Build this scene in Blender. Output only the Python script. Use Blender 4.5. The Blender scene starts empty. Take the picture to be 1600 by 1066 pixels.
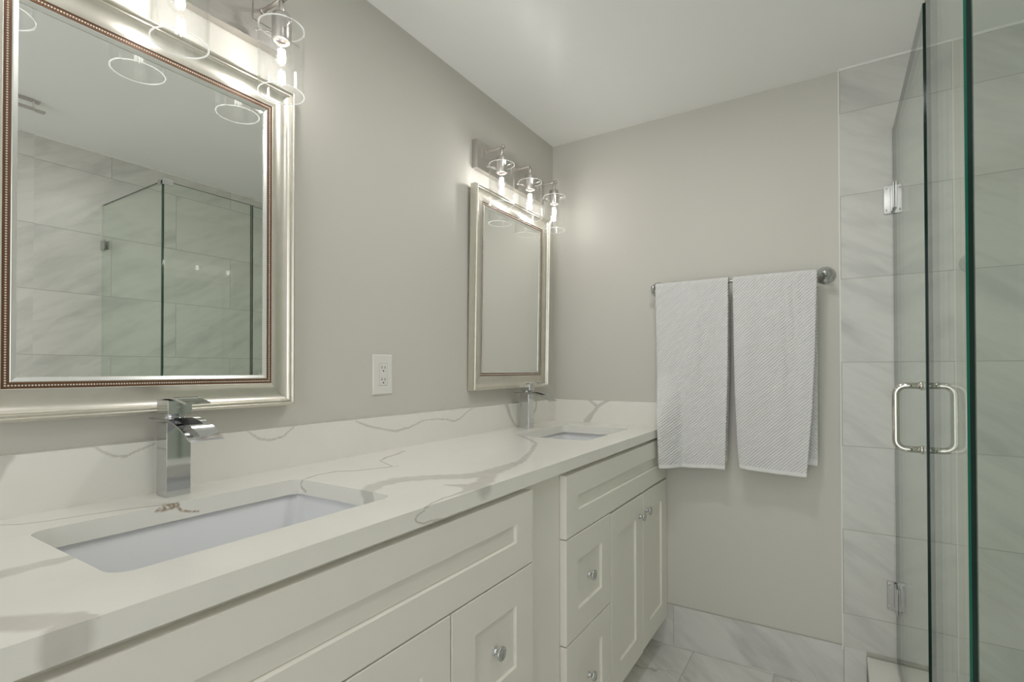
import bpy, bmesh, math, random
import numpy as np
from mathutils import Vector, Matrix, geometry

random.seed(7)
S = bpy.context.scene
C = S.collection

# ------------------------------------------------------------------ camera
CAM = dict(loc=(1.1605, -2.20203, 1.15917), yaw=0.560677, pitch=0.009698, roll=-0.00168,
           f=798.383, cx=803.814, cy=571.49)
cy_, sy_ = math.cos(CAM['yaw']), math.sin(CAM['yaw'])
cp_, sp_ = math.cos(CAM['pitch']), math.sin(CAM['pitch'])
fwd = Vector((-sy_ * cp_, cy_ * cp_, sp_))
rgt = Vector((cy_, sy_, 0))
upv = rgt.cross(fwd)
cr_, sr_ = math.cos(CAM['roll']), math.sin(CAM['roll'])
r2 = rgt * cr_ + upv * sr_
u2 = upv * cr_ - rgt * sr_
cam = bpy.data.cameras.new('camera')
camo = bpy.data.objects.new('camera', cam)
C.objects.link(camo)
M = Matrix((r2, u2, -fwd)).transposed().to_4x4()
M.translation = CAM['loc']
camo.matrix_world = M
cam.sensor_fit = 'HORIZONTAL'
cam.sensor_width = 36.0
cam.lens = CAM['f'] / 1600 * 36
cam.shift_x = (800 - CAM['cx']) / 1600
cam.shift_y = (CAM['cy'] - 533) / 1600
cam.clip_start = 0.02
S.camera = camo

# ------------------------------------------------------------------ world, exposure
BULB = 118.0       # emission of the filaments
DOWN_FILL = 70.0        # emission of the added ceiling fill lamps above the picture
WORLD_FILL = 2.1         # added fill light from the world, through the opening behind the camera
w = bpy.data.worlds.new('world')
S.world = w
w.use_nodes = True
w.node_tree.nodes['Background'].inputs[0].default_value = (0.965, 0.985, 1.0, 1)
w.node_tree.nodes['Background'].inputs[1].default_value = WORLD_FILL
S.view_settings.view_transform = 'Standard'
S.view_settings.look = 'None'
S.view_settings.gamma = 1
S.view_settings.use_curve_mapping = False
S.view_settings.exposure = 0.19
S.cycles.use_denoising = True
S.cycles.max_bounces = 14
S.cycles.diffuse_bounces = 7
S.cycles.glossy_bounces = 8
S.cycles.transparent_max_bounces = 32
S.cycles.caustics_refractive = False
S.cycles.blur_glossy = 0.6
S.cycles.sample_clamp_indirect = 4.0


# room
H = 2.25
RX = 1.97          # right wall
YB = -3.7          # wall behind the camera
VEINS = {
 'C': [
  ('m', [(0.3711, -1.5023, 0.92, 0.0153), (0.3473, -1.4488, 0.92, 0.0186), (0.3474, -1.3855, 0.92, 0.0242), (0.3919, -1.328, 0.92, 0.0239), (0.449, -1.2814, 0.92, 0.027), (0.4729, -1.2381, 0.92, 0.0299), (0.4679, -1.1472, 0.92, 0.0204), (0.457, -1.0462, 0.92, 0.0107), (0.4009, -0.9023, 0.92, 0.0071), (0.3258, -0.7406, 0.92, 0.0065), (0.2502, -0.6596, 0.92, 0.0085), (0.1694, -0.5952, 0.92, 0.0081)]),
  ('m', [(0.4759, -1.2084, 0.92, 0.0144), (0.5211, -1.3078, 0.92, 0.0195), (0.5302, -1.3504, 0.92, 0.0233), (0.537, -1.3891, 0.92, 0.0093), (0.5384, -1.4253, 0.92, 0.0039)]),
  ('m', [(0.468, -1.3715, 0.92, 0.0045), (0.4991, -1.3593, 0.92, 0.0141), (0.5343, -1.3444, 0.92, 0.0278)]),
  ('t', [(0.5384, -1.4253, 0.92, 0.0036), (0.5366, -1.4612, 0.92, 0.0031), (0.5419, -1.496, 0.92, 0.0024), (0.5507, -1.5262, 0.92, 0.0025)]),
  ('t', [(0.0716, -1.086, 0.92, 0.0049), (0.0945, -1.1402, 0.92, 0.0054), (0.1109, -1.1982, 0.92, 0.0056), (0.1371, -1.2428, 0.92, 0.0023), (0.1896, -1.2659, 0.92, 0.0031), (0.2226, -1.2814, 0.92, 0.0028)]),
  ('t', [(0.2226, -1.2814, 0.92, 0.0048), (0.2157, -1.3034, 0.92, 0.0049), (0.1858, -1.3672, 0.92, 0.0049), (0.1543, -1.3976, 0.92, 0.0048), (0.1506, -1.4479, 0.92, 0.0034), (0.1656, -1.4875, 0.92, 0.0029)]),
  ('m', [(0.3366, -2.0361, 0.92, 0.015), (0.326, -2.0129, 0.92, 0.015), (0.3248, -1.985, 0.92, 0.0139), (0.3272, -1.9609, 0.92, 0.0129), (0.3258, -1.9448, 0.92, 0.0114)]),
  ('t', [(0.0338, -1.9686, 0.92, 0.0024), (0.0575, -1.9524, 0.92, 0.0025), (0.0802, -1.934, 0.92, 0.0031), (0.094, -1.9005, 0.92, 0.0034), (0.1037, -1.8564, 0.92, 0.0035), (0.1166, -1.8096, 0.92, 0.0037), (0.1372, -1.7703, 0.92, 0.0036)]),
  ('m', [(0.4732, -2.0634, 0.92, 0.0179), (0.4886, -2.0494, 0.92, 0.0161), (0.5173, -2.0272, 0.92, 0.0182), (0.5311, -2.0097, 0.92, 0.0123), (0.5459, -1.9944, 0.92, 0.0039)]),
 ],
 'F': [
  ('t', [(0.55, -1.5254, 0.9152, 0.0014), (0.55, -1.5448, 0.9099, 0.0016), (0.55, -1.55, 0.9046, 0.002), (0.55, -1.5448, 0.8983, 0.0015), (0.55, -1.5308, 0.8927, 0.0016), (0.55, -1.5078, 0.8918, 0.0017), (0.55, -1.4662, 0.8863, 0.0015), (0.55, -1.4242, 0.8882, 0.0013)]),
  ('m', [(0.55, -2.0145, 0.9214, 0.0077), (0.55, -2.0164, 0.9162, 0.0188), (0.55, -2.0168, 0.9074, 0.0196), (0.55, -2.0172, 0.8969, 0.0195), (0.55, -2.0176, 0.8851, 0.0168)]),
 ],
 'B': [
  ('m', [(0.02, -1.8222, 1.0237, 0.001), (0.02, -1.8077, 1.0105, 0.0021), (0.02, -1.792, 1.0014, 0.002), (0.02, -1.7717, 0.9976, 0.002), (0.02, -1.7545, 1.0054, 0.0018), (0.02, -1.73, 1.0134, 0.0018), (0.02, -1.7165, 1.0168, 0.0012)]),
  ('m', [(0.02, -1.5349, 1.0213, 0.0016), (0.02, -1.5087, 1.0008, 0.0026), (0.02, -1.4776, 0.9942, 0.0026), (0.02, -1.4451, 0.9997, 0.002), (0.02, -1.4162, 1.0204, 0.0018)]),
  ('m', [(0.02, -1.2232, 1.0184, 0.0017), (0.02, -1.1791, 1.0, 0.0029), (0.02, -1.1175, 0.9847, 0.0026), (0.02, -1.0704, 0.9743, 0.0032), (0.02, -1.0093, 0.9802, 0.0028), (0.02, -0.9441, 0.997, 0.0024), (0.02, -0.8808, 0.996, 0.0019), (0.02, -0.8203, 0.9896, 0.0022), (0.02, -0.7886, 0.9804, 0.0027), (0.02, -0.7486, 0.9887, 0.0026), (0.02, -0.7147, 1.007, 0.0024), (0.02, -0.6719, 1.0219, 0.0019)]),
  ('m', [(0.02, -1.9626, 0.9778, 0.0152), (0.02, -1.9489, 1.0059, 0.014), (0.02, -1.9401, 1.0189, 0.0126), (0.02, -1.9356, 1.0266, 0.0107)]),
  ('m', [(0.02, -0.4516, 1.0265, 0.0105), (0.02, -0.4329, 0.9939, 0.0105), (0.02, -0.4178, 0.969, 0.0079), (0.02, -0.3814, 0.9297, 0.0054), (0.02, -0.3445, 0.9171, 0.0029)]),
  ('m', [(0.02, -0.2021, 1.0215, 0.0093), (0.02, -0.2051, 0.9906, 0.0089), (0.02, -0.2259, 0.9685, 0.0055), (0.02, -0.2358, 0.9295, 0.0033)]),
 ],
 'K': [
  ('m', [(0.1924, -0.02, 1.0262, 0.0046), (0.2178, -0.02, 1.0093, 0.0062), (0.2398, -0.02, 0.9939, 0.0067)]),
  ('m', [(0.2956, -0.02, 1.0262, 0.0058), (0.2648, -0.02, 1.0108, 0.0064), (0.2398, -0.02, 0.9939, 0.0071), (0.2192, -0.02, 0.9667, 0.0078), (0.1985, -0.02, 0.9437, 0.0122), (0.1824, -0.02, 0.9193, 0.0153)]),
 ],
 'R': [
  ('b', [(0.145, -1.7742, 0.9114, 0.0012), (0.145, -1.7631, 0.9145, 0.0048), (0.145, -1.7507, 0.9162, 0.0047), (0.145, -1.7402, 0.9162, 0.0042)]),
  ('b', [(0.145, -1.7423, 0.9155, 0.002), (0.145, -1.7315, 0.9037, 0.0015), (0.145, -1.7184, 0.8983, 0.0014), (0.145, -1.7026, 0.8958, 0.0009)]),
 ],
 'S': [
  ('m', [(0.3766, -1.4955, 0.9202, 0.0089), (0.3748, -1.4955, 0.9073, 0.0101), (0.3767, -1.4955, 0.8924, 0.0112)]),
  ('t', [(0.1683, -1.4955, 0.921, 0.0013), (0.1616, -1.4955, 0.9104, 0.0019), (0.1639, -1.4955, 0.9023, 0.0019), (0.1773, -1.4955, 0.8941, 0.0016)]),
 ],
}


# ------------------------------------------------------------------ materials
def nodes(name):
    m = bpy.data.materials.new(name)
    m.use_nodes = True
    nt = m.node_tree
    return m, nt, nt.nodes['Principled BSDF']

def N(nt, typ, **kw):
    n = nt.nodes.new(typ)
    for k, v in kw.items():
        if k == 'ins':
            for i, x in v.items():
                if isinstance(x, bpy.types.NodeSocket):
                    nt.links.new(x, n.inputs[i])
                else:
                    n.inputs[i].default_value = x
        else:
            setattr(n, k, v)
    return n

def MA(nt, op, a, b=None, c=None, clamp=False):
    ins = {0: a}
    if b is not None: ins[1] = b
    if c is not None: ins[2] = c
    return N(nt, 'ShaderNodeMath', operation=op, use_clamp=clamp, ins=ins).outputs[0]

def MIX(nt, f, a, b):
    n = N(nt, 'ShaderNodeMix', data_type='RGBA')
    for i, x in ((0, f), (6, a), (7, b)):
        if isinstance(x, bpy.types.NodeSocket): nt.links.new(x, n.inputs[i])
        else: n.inputs[i].default_value = x
    return n.outputs[2]

def rgb(r, g, b): return (r, g, b, 1)

def simple(name, col, rough=0.5, metal=0.0, spec=0.5, noise=0.0, bump=0.0, scale=60):
    m, nt, p = nodes(name)
    p.inputs['Base Color'].default_value = rgb(*col)
    p.inputs['Roughness'].default_value = rough
    p.inputs['Metallic'].default_value = metal
    p.inputs['Specular IOR Level'].default_value = spec
    tc = N(nt, 'ShaderNodeTexCoord')
    no = N(nt, 'ShaderNodeTexNoise', ins={'Vector': tc.outputs['Object'], 'Scale': scale, 'Detail': 4.0})
    if noise:
        d = tuple(c * (1 - noise) for c in col)
        nt.links.new(MIX(nt, no.outputs['Fac'], rgb(*d), rgb(*col)), p.inputs['Base Color'])
    if bump:
        b = N(nt, 'ShaderNodeBump', ins={'Height': no.outputs['Fac'], 'Strength': bump, 'Distance': 0.002})
        nt.links.new(b.outputs[0], p.inputs['Normal'])
    return m

M_wall = simple('wall_paint', (0.615, 0.60, 0.545), 0.55, spec=0.25, noise=0.02, bump=0.05, scale=220)
M_ceil = simple('ceiling_paint', (0.92, 0.92, 0.91), 0.32, spec=0.5, noise=0.01, bump=0.03, scale=200)
M_cab = simple('cabinet_paint', (0.82, 0.80, 0.73), 0.38, spec=0.4, noise=0.02, scale=30)
M_dark = simple('dark_gap', (0.05, 0.045, 0.035), 0.8)
M_chrome = simple('chrome', (0.61, 0.62, 0.62), 0.06, metal=1.0)
M_hinge = simple('satin_chrome', (0.46, 0.46, 0.45), 0.14, metal=1.0)
M_pull = simple('polished_nickel', (0.64, 0.62, 0.58), 0.08, metal=1.0)
M_black = simple('black_slot', (0.01, 0.01, 0.01), 0.6)
M_porc = simple('white_porcelain', (0.77, 0.78, 0.80), 0.12, spec=0.55)
M_plastic = simple('white_plastic', (0.74, 0.73, 0.69), 0.32, spec=0.45)
M_caulk = simple('white_caulk', (0.82, 0.81, 0.78), 0.5)
M_grille = simple('vent_plastic', (0.62, 0.61, 0.58), 0.4)
M_copper = simple('copper_contact', (0.75, 0.38, 0.22), 0.4, metal=0.6)

def nickel():
    m, nt, p = nodes('brushed_nickel')
    tc = N(nt, 'ShaderNodeTexCoord')
    mp = N(nt, 'ShaderNodeMapping', ins={0: tc.outputs['Object'], 3: (400, 6, 400)})
    no = N(nt, 'ShaderNodeTexNoise', ins={'Vector': mp.outputs[0], 'Scale': 1.0, 'Detail': 3.0})
    nt.links.new(MIX(nt, no.outputs['Fac'], rgb(0.52, 0.49, 0.46), rgb(0.66, 0.63, 0.60)), p.inputs['Base Color'])
    p.inputs['Metallic'].default_value = 1.0
    p.inputs['Roughness'].default_value = 0.30
    b = N(nt, 'ShaderNodeBump', ins={'Height': no.outputs['Fac'], 'Strength': 0.08, 'Distance': 0.001})
    nt.links.new(b.outputs[0], p.inputs['Normal'])
    return m
M_nickel = nickel()

def frame_mat():
    m, nt, p = nodes('champagne_silver_leaf')
    tc = N(nt, 'ShaderNodeTexCoord')
    no = N(nt, 'ShaderNodeTexNoise', ins={'Vector': tc.outputs['Object'], 'Scale': 30.0, 'Detail': 4.0})
    nt.links.new(MIX(nt, no.outputs['Fac'], rgb(0.66, 0.63, 0.55), rgb(0.78, 0.755, 0.68)), p.inputs['Base Color'])
    p.inputs['Metallic'].default_value = 0.85
    p.inputs['Roughness'].default_value = 0.30
    return m
M_frame = frame_mat()
M_bronze = simple('bronze_band', (0.16, 0.08, 0.04), 0.45, metal=0.3)
M_bead = simple('pearl_beads', (0.85, 0.80, 0.72), 0.3, metal=0.5)
M_liner = simple('pale_liner', (0.75, 0.76, 0.72), 0.25, metal=0.7)
M_mirror = simple('mirror_silvering', (0.91, 0.92, 0.895), 0.0, metal=1.0)

def glass_mat(name, tint, refl=1.0, ior=1.5):
    m, nt, p = nodes(name)
    nt.nodes.remove(p)
    out = nt.nodes['Material Output']
    t = N(nt, 'ShaderNodeBsdfTransparent', ins={0: rgb(*tint)})
    g = N(nt, 'ShaderNodeBsdfGlossy', ins={0: rgb(0.95, 0.97, 0.95), 1: 0.0})
    lw = N(nt, 'ShaderNodeLayerWeight', ins={0: 0.5})
    f0 = ((ior - 1) / (ior + 1)) ** 2
    f = MA(nt, 'MULTIPLY_ADD', MA(nt, 'POWER', lw.outputs['Facing'], 5.0), (1 - f0) * refl, f0 * refl, clamp=True)
    mx = N(nt, 'ShaderNodeMixShader', ins={0: f, 1: t.outputs[0], 2: g.outputs[0]})
    nt.links.new(mx.outputs[0], out.inputs[0])
    return m
M_shglass = glass_mat('shower_glass', (0.955, 0.982, 0.96), 0.9)
M_shade = glass_mat('clear_shade_glass', (0.985, 0.985, 0.985), 1.0, 1.6)
M_bulb = glass_mat('clear_bulb_glass', (0.99, 0.99, 0.985), 0.9)
def rim_mat():
    m, nt, p = nodes('polished_glass_rim')
    nt.nodes.remove(p)
    t = N(nt, 'ShaderNodeBsdfTranslucent', ins={0: rgb(0.9, 0.92, 0.91)})
    d = N(nt, 'ShaderNodeBsdfDiffuse', ins={0: rgb(0.85, 0.87, 0.86)})
    g = N(nt, 'ShaderNodeBsdfGlossy', ins={0: rgb(0.9, 0.9, 0.9), 1: 0.08})
    a = N(nt, 'ShaderNodeMixShader', ins={0: 0.45, 1: t.outputs[0], 2: d.outputs[0]})
    b_ = N(nt, 'ShaderNodeMixShader', ins={0: 0.2, 1: a.outputs[0], 2: g.outputs[0]})
    nt.links.new(b_.outputs[0], nt.nodes['Material Output'].inputs[0])
    return m
M_rim = rim_mat()

def edge_mat(name, col):
    m, nt, p = nodes(name)
    p.inputs['Base Color'].default_value = rgb(*col)
    p.inputs['Roughness'].default_value = 0.12
    p.inputs['Specular IOR Level'].default_value = 0.35
    return m
M_edge = edge_mat('green_glass_edge', (0.004, 0.02, 0.014))
M_seal = edge_mat('teal_glass_arris', (0.008, 0.11, 0.07))

def emit(name, col, s):
    m, nt, p = nodes(name)
    p.inputs['Base Color'].default_value = rgb(*col)
    p.inputs['Emission Color'].default_value = rgb(*col)
    p.inputs['Emission Strength'].default_value = s
    return m
M_fil = emit('glowing_filament', (1.0, 0.98, 0.96), BULB)
M_fill_lens = emit('fill_lamp_lens', (1.0, 0.985, 0.97), DOWN_FILL)
M_fill_lens_dim = emit('dim_fill_lamp_lens', (1.0, 0.985, 0.97), DOWN_FILL * 0.62)

def streaks(nt, vec, scale, ang, stretch=4.0, thick=0.5):
    """soft diagonal grey bands of a pale marble"""
    rt = N(nt, 'ShaderNodeMapping', ins={0: vec, 2: (0, 0, ang)})
    mp = N(nt, 'ShaderNodeMapping', ins={0: rt.outputs[0], 3: (scale, scale * stretch, scale)})
    a = N(nt, 'ShaderNodeTexNoise', ins={'Vector': mp.outputs[0], 'Scale': 1.0, 'Detail': 5.0, 'Roughness': 0.55, 'Distortion': 0.35})
    r = N(nt, 'ShaderNodeValToRGB', ins={0: a.outputs['Fac']})
    e = r.color_ramp.elements
    e[0].position, e[0].color = 0.47, rgb(0, 0, 0)
    e[1].position, e[1].color = 0.68, rgb(1, 1, 1)
    b = N(nt, 'ShaderNodeTexNoise', ins={'Vector': mp.outputs[0], 'Scale': 0.45, 'Detail': 1.0})
    return MA(nt, 'MULTIPLY', r.outputs[0], b.outputs['Fac'])

def tile_mat(name, ax_u, u0, tw, v0, th, offs=0.5, light=(0.66, 0.655, 0.625), dark=(0.46, 0.46, 0.445),
             ax_v=2, grout=(0.42, 0.41, 0.37), scale=2.2, ang=0.5, gw=0.0012, rough=0.3, fine=0.0):
    m, nt, p = nodes(name)
    tc = N(nt, 'ShaderNodeTexCoord')
    sx = N(nt, 'ShaderNodeSeparateXYZ', ins={0: tc.outputs['Object']})
    u, v = sx.outputs[ax_u], sx.outputs[ax_v]
    vv = MA(nt, 'DIVIDE', MA(nt, 'SUBTRACT', v, v0), th)
    row = MA(nt, 'FLOOR', vv)
    uu = MA(nt, 'DIVIDE', MA(nt, 'SUBTRACT', u, u0), tw)
    uu = MA(nt, 'ADD', uu, MA(nt, 'MULTIPLY', MA(nt, 'FLOORED_MODULO', row, 2.0), offs))
    col = MA(nt, 'FLOOR', uu)
    def near(x, size):
        f = MA(nt, 'FRACT', x)
        d = MA(nt, 'MINIMUM', f, MA(nt, 'SUBTRACT', 1.0, f))
        return MA(nt, 'MULTIPLY', d, size)
    d = MA(nt, 'MINIMUM', near(vv, th), near(uu, tw))
    g = MA(nt, 'SUBTRACT', 1.0, MA(nt, 'DIVIDE', MA(nt, 'SUBTRACT', d, gw * 0.6, clamp=True), gw), clamp=True)
    tid = N(nt, 'ShaderNodeCombineXYZ', ins={0: col, 1: row})
    wn = N(nt, 'ShaderNodeTexWhiteNoise', noise_dimensions='3D', ins={'Vector': tid.outputs[0]})
    cu = N(nt, 'ShaderNodeCombineXYZ', ins={0: u, 1: v})
    off = N(nt, 'ShaderNodeVectorMath', operation='MULTIPLY_ADD', ins={0: wn.outputs['Color'], 1: (9, 9, 9), 2: cu.outputs[0]})
    st = streaks(nt, off.outputs[0], scale, ang)
    st2 = streaks(nt, off.outputs[0], scale * 2.6, ang * 0.8, 5.0)
    k = MA(nt, 'ADD', MA(nt, 'MULTIPLY', st, 1.25), MA(nt, 'MULTIPLY', st2, 0.55), clamp=True)
    base = MIX(nt, k, rgb(*light), rgb(*dark))
    if fine:                                    # a few crisp hair veins
        vn = N(nt, 'ShaderNodeTexNoise', ins={'Vector': off.outputs[0], 'Scale': 2.6, 'Detail': 4.0, 'Roughness': 0.6, 'Distortion': 0.6})
        rd = MA(nt, 'ABSOLUTE', MA(nt, 'SUBTRACT', vn.outputs['Fac'], 0.5))
        vf = MA(nt, 'SUBTRACT', 1.0, MA(nt, 'MULTIPLY', rd, 55.0), clamp=True)
        br = N(nt, 'ShaderNodeTexNoise', ins={'Vector': off.outputs[0], 'Scale': 3.0})
        vf = MA(nt, 'MULTIPLY', vf, MA(nt, 'MULTIPLY', MA(nt, 'SUBTRACT', br.outputs['Fac'], 0.42, clamp=True), 5.0, clamp=True))
        base = MIX(nt, MA(nt, 'MULTIPLY', vf, fine), base, rgb(0.30, 0.295, 0.27))
    nt.links.new(MIX(nt, g, base, rgb(*grout)), p.inputs['Base Color'])
    p.inputs['Roughness'].default_value = rough
    p.inputs['Specular IOR Level'].default_value = 0.45
    b = N(nt, 'ShaderNodeBump', ins={'Height': MA(nt, 'SUBTRACT', 1.0, g), 'Strength': 0.3, 'Distance': 0.001})
    nt.links.new(b.outputs[0], p.inputs['Normal'])
    return m
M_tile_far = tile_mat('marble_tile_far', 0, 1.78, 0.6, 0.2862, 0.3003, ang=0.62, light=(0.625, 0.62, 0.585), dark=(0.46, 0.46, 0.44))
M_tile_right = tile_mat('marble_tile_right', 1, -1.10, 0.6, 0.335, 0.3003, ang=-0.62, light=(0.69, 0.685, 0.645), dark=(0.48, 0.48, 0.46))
M_tile_base = tile_mat('marble_tile_skirting', 0, 0.575, 0.605, -0.135, 0.3036, ang=0.75, offs=0.0)
M_tile_floor = tile_mat('marble_tile_floor', 0, 0.658, 0.2975, -0.62, 0.6, ax_v=1, offs=0.0, ang=0.9, scale=1.6, rough=0.25, fine=0.75, light=(0.72, 0.71, 0.675))
M_curb = tile_mat('pale_stone', 0, 5.0, 9.0, 5.0, 9.0, light=(0.78, 0.76, 0.71), dark=(0.60, 0.58, 0.53), scale=4.0)

def quartz():
    m, nt, p = nodes('veined_quartz')
    at = N(nt, 'ShaderNodeAttribute', attribute_name='vein')
    at2 = N(nt, 'ShaderNodeAttribute', attribute_name='tan')
    tc = N(nt, 'ShaderNodeTexCoord')
    no = N(nt, 'ShaderNodeTexNoise', ins={'Vector': tc.outputs['Object'], 'Scale': 28.0, 'Detail': 5.0, 'Roughness': 0.6})
    no2 = N(nt, 'ShaderNodeTexNoise', ins={'Vector': tc.outputs['Object'], 'Scale': 9.0, 'Detail': 3.0, 'Distortion': 1.0})
    base = MIX(nt, no2.outputs['Fac'], rgb(0.80, 0.787, 0.73), rgb(0.85, 0.837, 0.78))
    vein = MIX(nt, no.outputs['Fac'], rgb(0.36, 0.345, 0.305), rgb(0.60, 0.58, 0.525))
    f = MA(nt, 'MULTIPLY', at.outputs['Fac'], 0.95)
    c1 = MIX(nt, f, base, vein)
    br = MIX(nt, no.outputs['Fac'], rgb(0.22, 0.15, 0.085), rgb(0.52, 0.44, 0.33))
    no3 = N(nt, 'ShaderNodeTexNoise', ins={'Vector': tc.outputs['Object'], 'Scale': 130.0, 'Detail': 3.0})
    tf = MA(nt, 'MULTIPLY', at2.outputs['Fac'], MA(nt, 'MULTIPLY', MA(nt, 'SUBTRACT', no3.outputs['Fac'], 0.33, clamp=True), 4.5, clamp=True))
    nt.links.new(MIX(nt, tf, c1, br), p.inputs['Base Color'])
    p.inputs['Roughness'].default_value = 0.16
    p.inputs['Specular IOR Level'].default_value = 0.45
    return m
M_quartz = quartz()

def towel_mat():
    m, nt, p = nodes('white_terry')
    uv = N(nt, 'ShaderNodeUVMap', uv_map='UVMap')
    sx = N(nt, 'ShaderNodeSeparateXYZ', ins={0: uv.outputs[0]})
    u, v = sx.outputs[0], sx.outputs[1]
    k = 2 * math.pi / 0.0122
    d1 = MA(nt, 'MULTIPLY', MA(nt, 'SUBTRACT', u, MA(nt, 'MULTIPLY', v, 1.05)), k)
    rib = MA(nt, 'SINE', d1)
    d2 = MA(nt, 'MULTIPLY', MA(nt, 'ADD', MA(nt, 'MULTIPLY', u, 0.4), v), 2 * math.pi / 0.0065)
    br = MA(nt, 'SINE', d2)
    no = N(nt, 'ShaderNodeTexNoise', ins={'Vector': uv.outputs[0], 'Scale': 420.0, 'Detail': 3.0})
    h = MA(nt, 'ADD', MA(nt, 'ADD', rib, MA(nt, 'MULTIPLY', br, 0.28)), MA(nt, 'MULTIPLY', no.outputs['Fac'], 0.9))
    f = MA(nt, 'MULTIPLY_ADD', rib, 0.5, 0.5)
    nt.links.new(MIX(nt, f, rgb(0.69, 0.685, 0.675), rgb(0.75, 0.745, 0.735)), p.inputs['Base Color'])
    p.inputs['Roughness'].default_value = 0.95
    p.inputs['Specular IOR Level'].default_value = 0.1
    p.inputs['Sheen Weight'].default_value = 0.2
    b = N(nt, 'ShaderNodeBump', ins={'Height': h, 'Strength': 0.5, 'Distance': 0.002})
    nt.links.new(b.outputs[0], p.inputs['Normal'])
    return m
M_towel = towel_mat()
M_hem = simple('towel_hem', (0.79, 0.785, 0.77), 0.95, spec=0.1, bump=0.3, scale=300)

# ------------------------------------------------------------------ helpers
class MB:
    """collects vertices and faces of one mesh"""
    def __init__(s): s.v, s.f, s.m, s.sm = [], [], [], []
    def add(s, vs, fs, mi=0, smooth=False):
        o = len(s.v)
        s.v += [tuple(x) for x in vs]
        for f in fs:
            s.f.append(tuple(i + o for i in f)); s.m.append(mi); s.sm.append(smooth)
    def box(s, x0, x1, y0, y1, z0, z1, mi=0, bev=0.0, seg=2):
        bm = bmesh.new()
        bmesh.ops.create_cube(bm, size=1)
        for q in bm.verts:
            q.co = Vector((x0 + (q.co.x + .5) * (x1 - x0), y0 + (q.co.y + .5) * (y1 - y0), z0 + (q.co.z + .5) * (z1 - z0)))
        if bev: bmesh.ops.bevel(bm, geom=bm.edges[:], offset=bev, segments=seg, affect='EDGES', profile=0.5)
        bm.verts.index_update()
        s.add([q.co[:] for q in bm.verts], [[q.index for q in f.verts] for f in bm.faces], mi, False)
        bm.free()
    def loft(s, loops, mi=0, smooth=False, close=True, cap0=False, cap1=False, wrap=False):
        n = len(loops[0]); vs = [p for l in loops for p in l]; fs = []
        L = len(loops)
        for i in range(L if wrap else L - 1):
            j = (i + 1) % L
            for k in range(n if close else n - 1):
                k2 = (k + 1) % n
                fs.append((i * n + k, i * n + k2, j * n + k2, j * n + k))
        if cap0: fs.append(tuple(range(n))[::-1])
        if cap1: fs.append(tuple((L - 1) * n + k for k in range(n)))
        s.add(vs, fs, mi, smooth)
    def lathe(s, prof, o, axis, n=28, mi=0, smooth=True, cap=True):
        """prof: (radius, height along axis)"""
        ax = Vector(axis).normalized()
        t = Vector((0, 0, 1)) if abs(ax.z) < .9 else Vector((1, 0, 0))
        a = ax.cross(t).normalized(); b = ax.cross(a)
        loops = []
        for r, h in prof:
            loops.append([tuple(Vector(o) + ax * h + (a * math.cos(2 * math.pi * k / n) + b * math.sin(2 * math.pi * k / n)) * max(r, 1e-5)) for k in range(n)])
        s.loft(loops, mi, smooth, cap0=cap, cap1=cap)
    def cyl(s, p, q, r, n=16, mi=0, smooth=True):
        d = Vector(q) - Vector(p)
        b = min(r * .2, d.length * .2)
        s.lathe([(r - b, 0), (r, b), (r, d.length - b), (r - b, d.length)], p, d, n, mi, smooth)
    def tube(s, pts, r, n=14, mi=0):
        pts = [Vector(p) for p in pts]; loops = []; prev = None
        for i, p in enumerate(pts):
            t = (pts[min(i + 1, len(pts) - 1)] - pts[max(i - 1, 0)]).normalized()
            if prev is None:
                a = t.orthogonal().normalized()
            else:
                a = (prev - t * prev.dot(t)).normalized()
            prev = a; b = t.cross(a)
            loops.append([tuple(p + (a * math.cos(2 * math.pi * k / n) + b * math.sin(2 * math.pi * k / n)) * r) for k in range(n)])
        s.loft(loops, mi, True, cap0=True, cap1=True)
    def build(s, name, mats, parent=None, origin=(0, 0, 0)):
        me = bpy.data.meshes.new(name)
        o = Vector(origin)
        if parent:                              # parts are stored relative to their thing's base
            r_ = parent
            while r_.parent: r_ = r_.parent
            o = r_.location.copy()
        me.from_pydata([tuple(Vector(p) - o) for p in s.v], [], s.f)
        if not isinstance(mats, (list, tuple)): mats = [mats]
        for m in mats: me.materials.append(m)
        me.polygons.foreach_set('material_index', s.m)
        me.polygons.foreach_set('use_smooth', s.sm)
        me.update()
        bm = bmesh.new(); bm.from_mesh(me)
        bmesh.ops.recalc_face_normals(bm, faces=bm.faces[:])
        bm.to_mesh(me); bm.free()
        ob = bpy.data.objects.new(name, me)
        C.objects.link(ob)
        if parent:
            ob.parent = parent
        else:
            ob.location = o
        return ob

def empty(name, loc, label, cat, group=None):
    o = bpy.data.objects.new(name, None)
    C.objects.link(o)
    o.location = loc
    o.empty_display_size = 0.05
    tag(o, label, cat, group)
    return o
def tag(o, label, cat, group=None):
    o['label'] = label; o['category'] = cat
    if group: o['group'] = group
    return o
def struct(mb, name, mats):
    o = mb.build(name, mats); o['kind'] = 'structure'; return o
def dup(root, loc, label, rot=None):
    """a copy of a thing with copies of its parts and sub-parts"""
    def cp(o, par):
        c = o.copy(); C.objects.link(c)
        if par: c.parent = par
        for ch in o.children: cp(ch, c)
        return c
    r = cp(root, None)
    r.location = loc
    if rot: r.rotation_euler = rot
    r['label'] = label
    return r
def sub(mb, name, mats, parent, label=None):
    o = mb.build(name, mats, parent)
    if label: o['label'] = label
    return o

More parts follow.
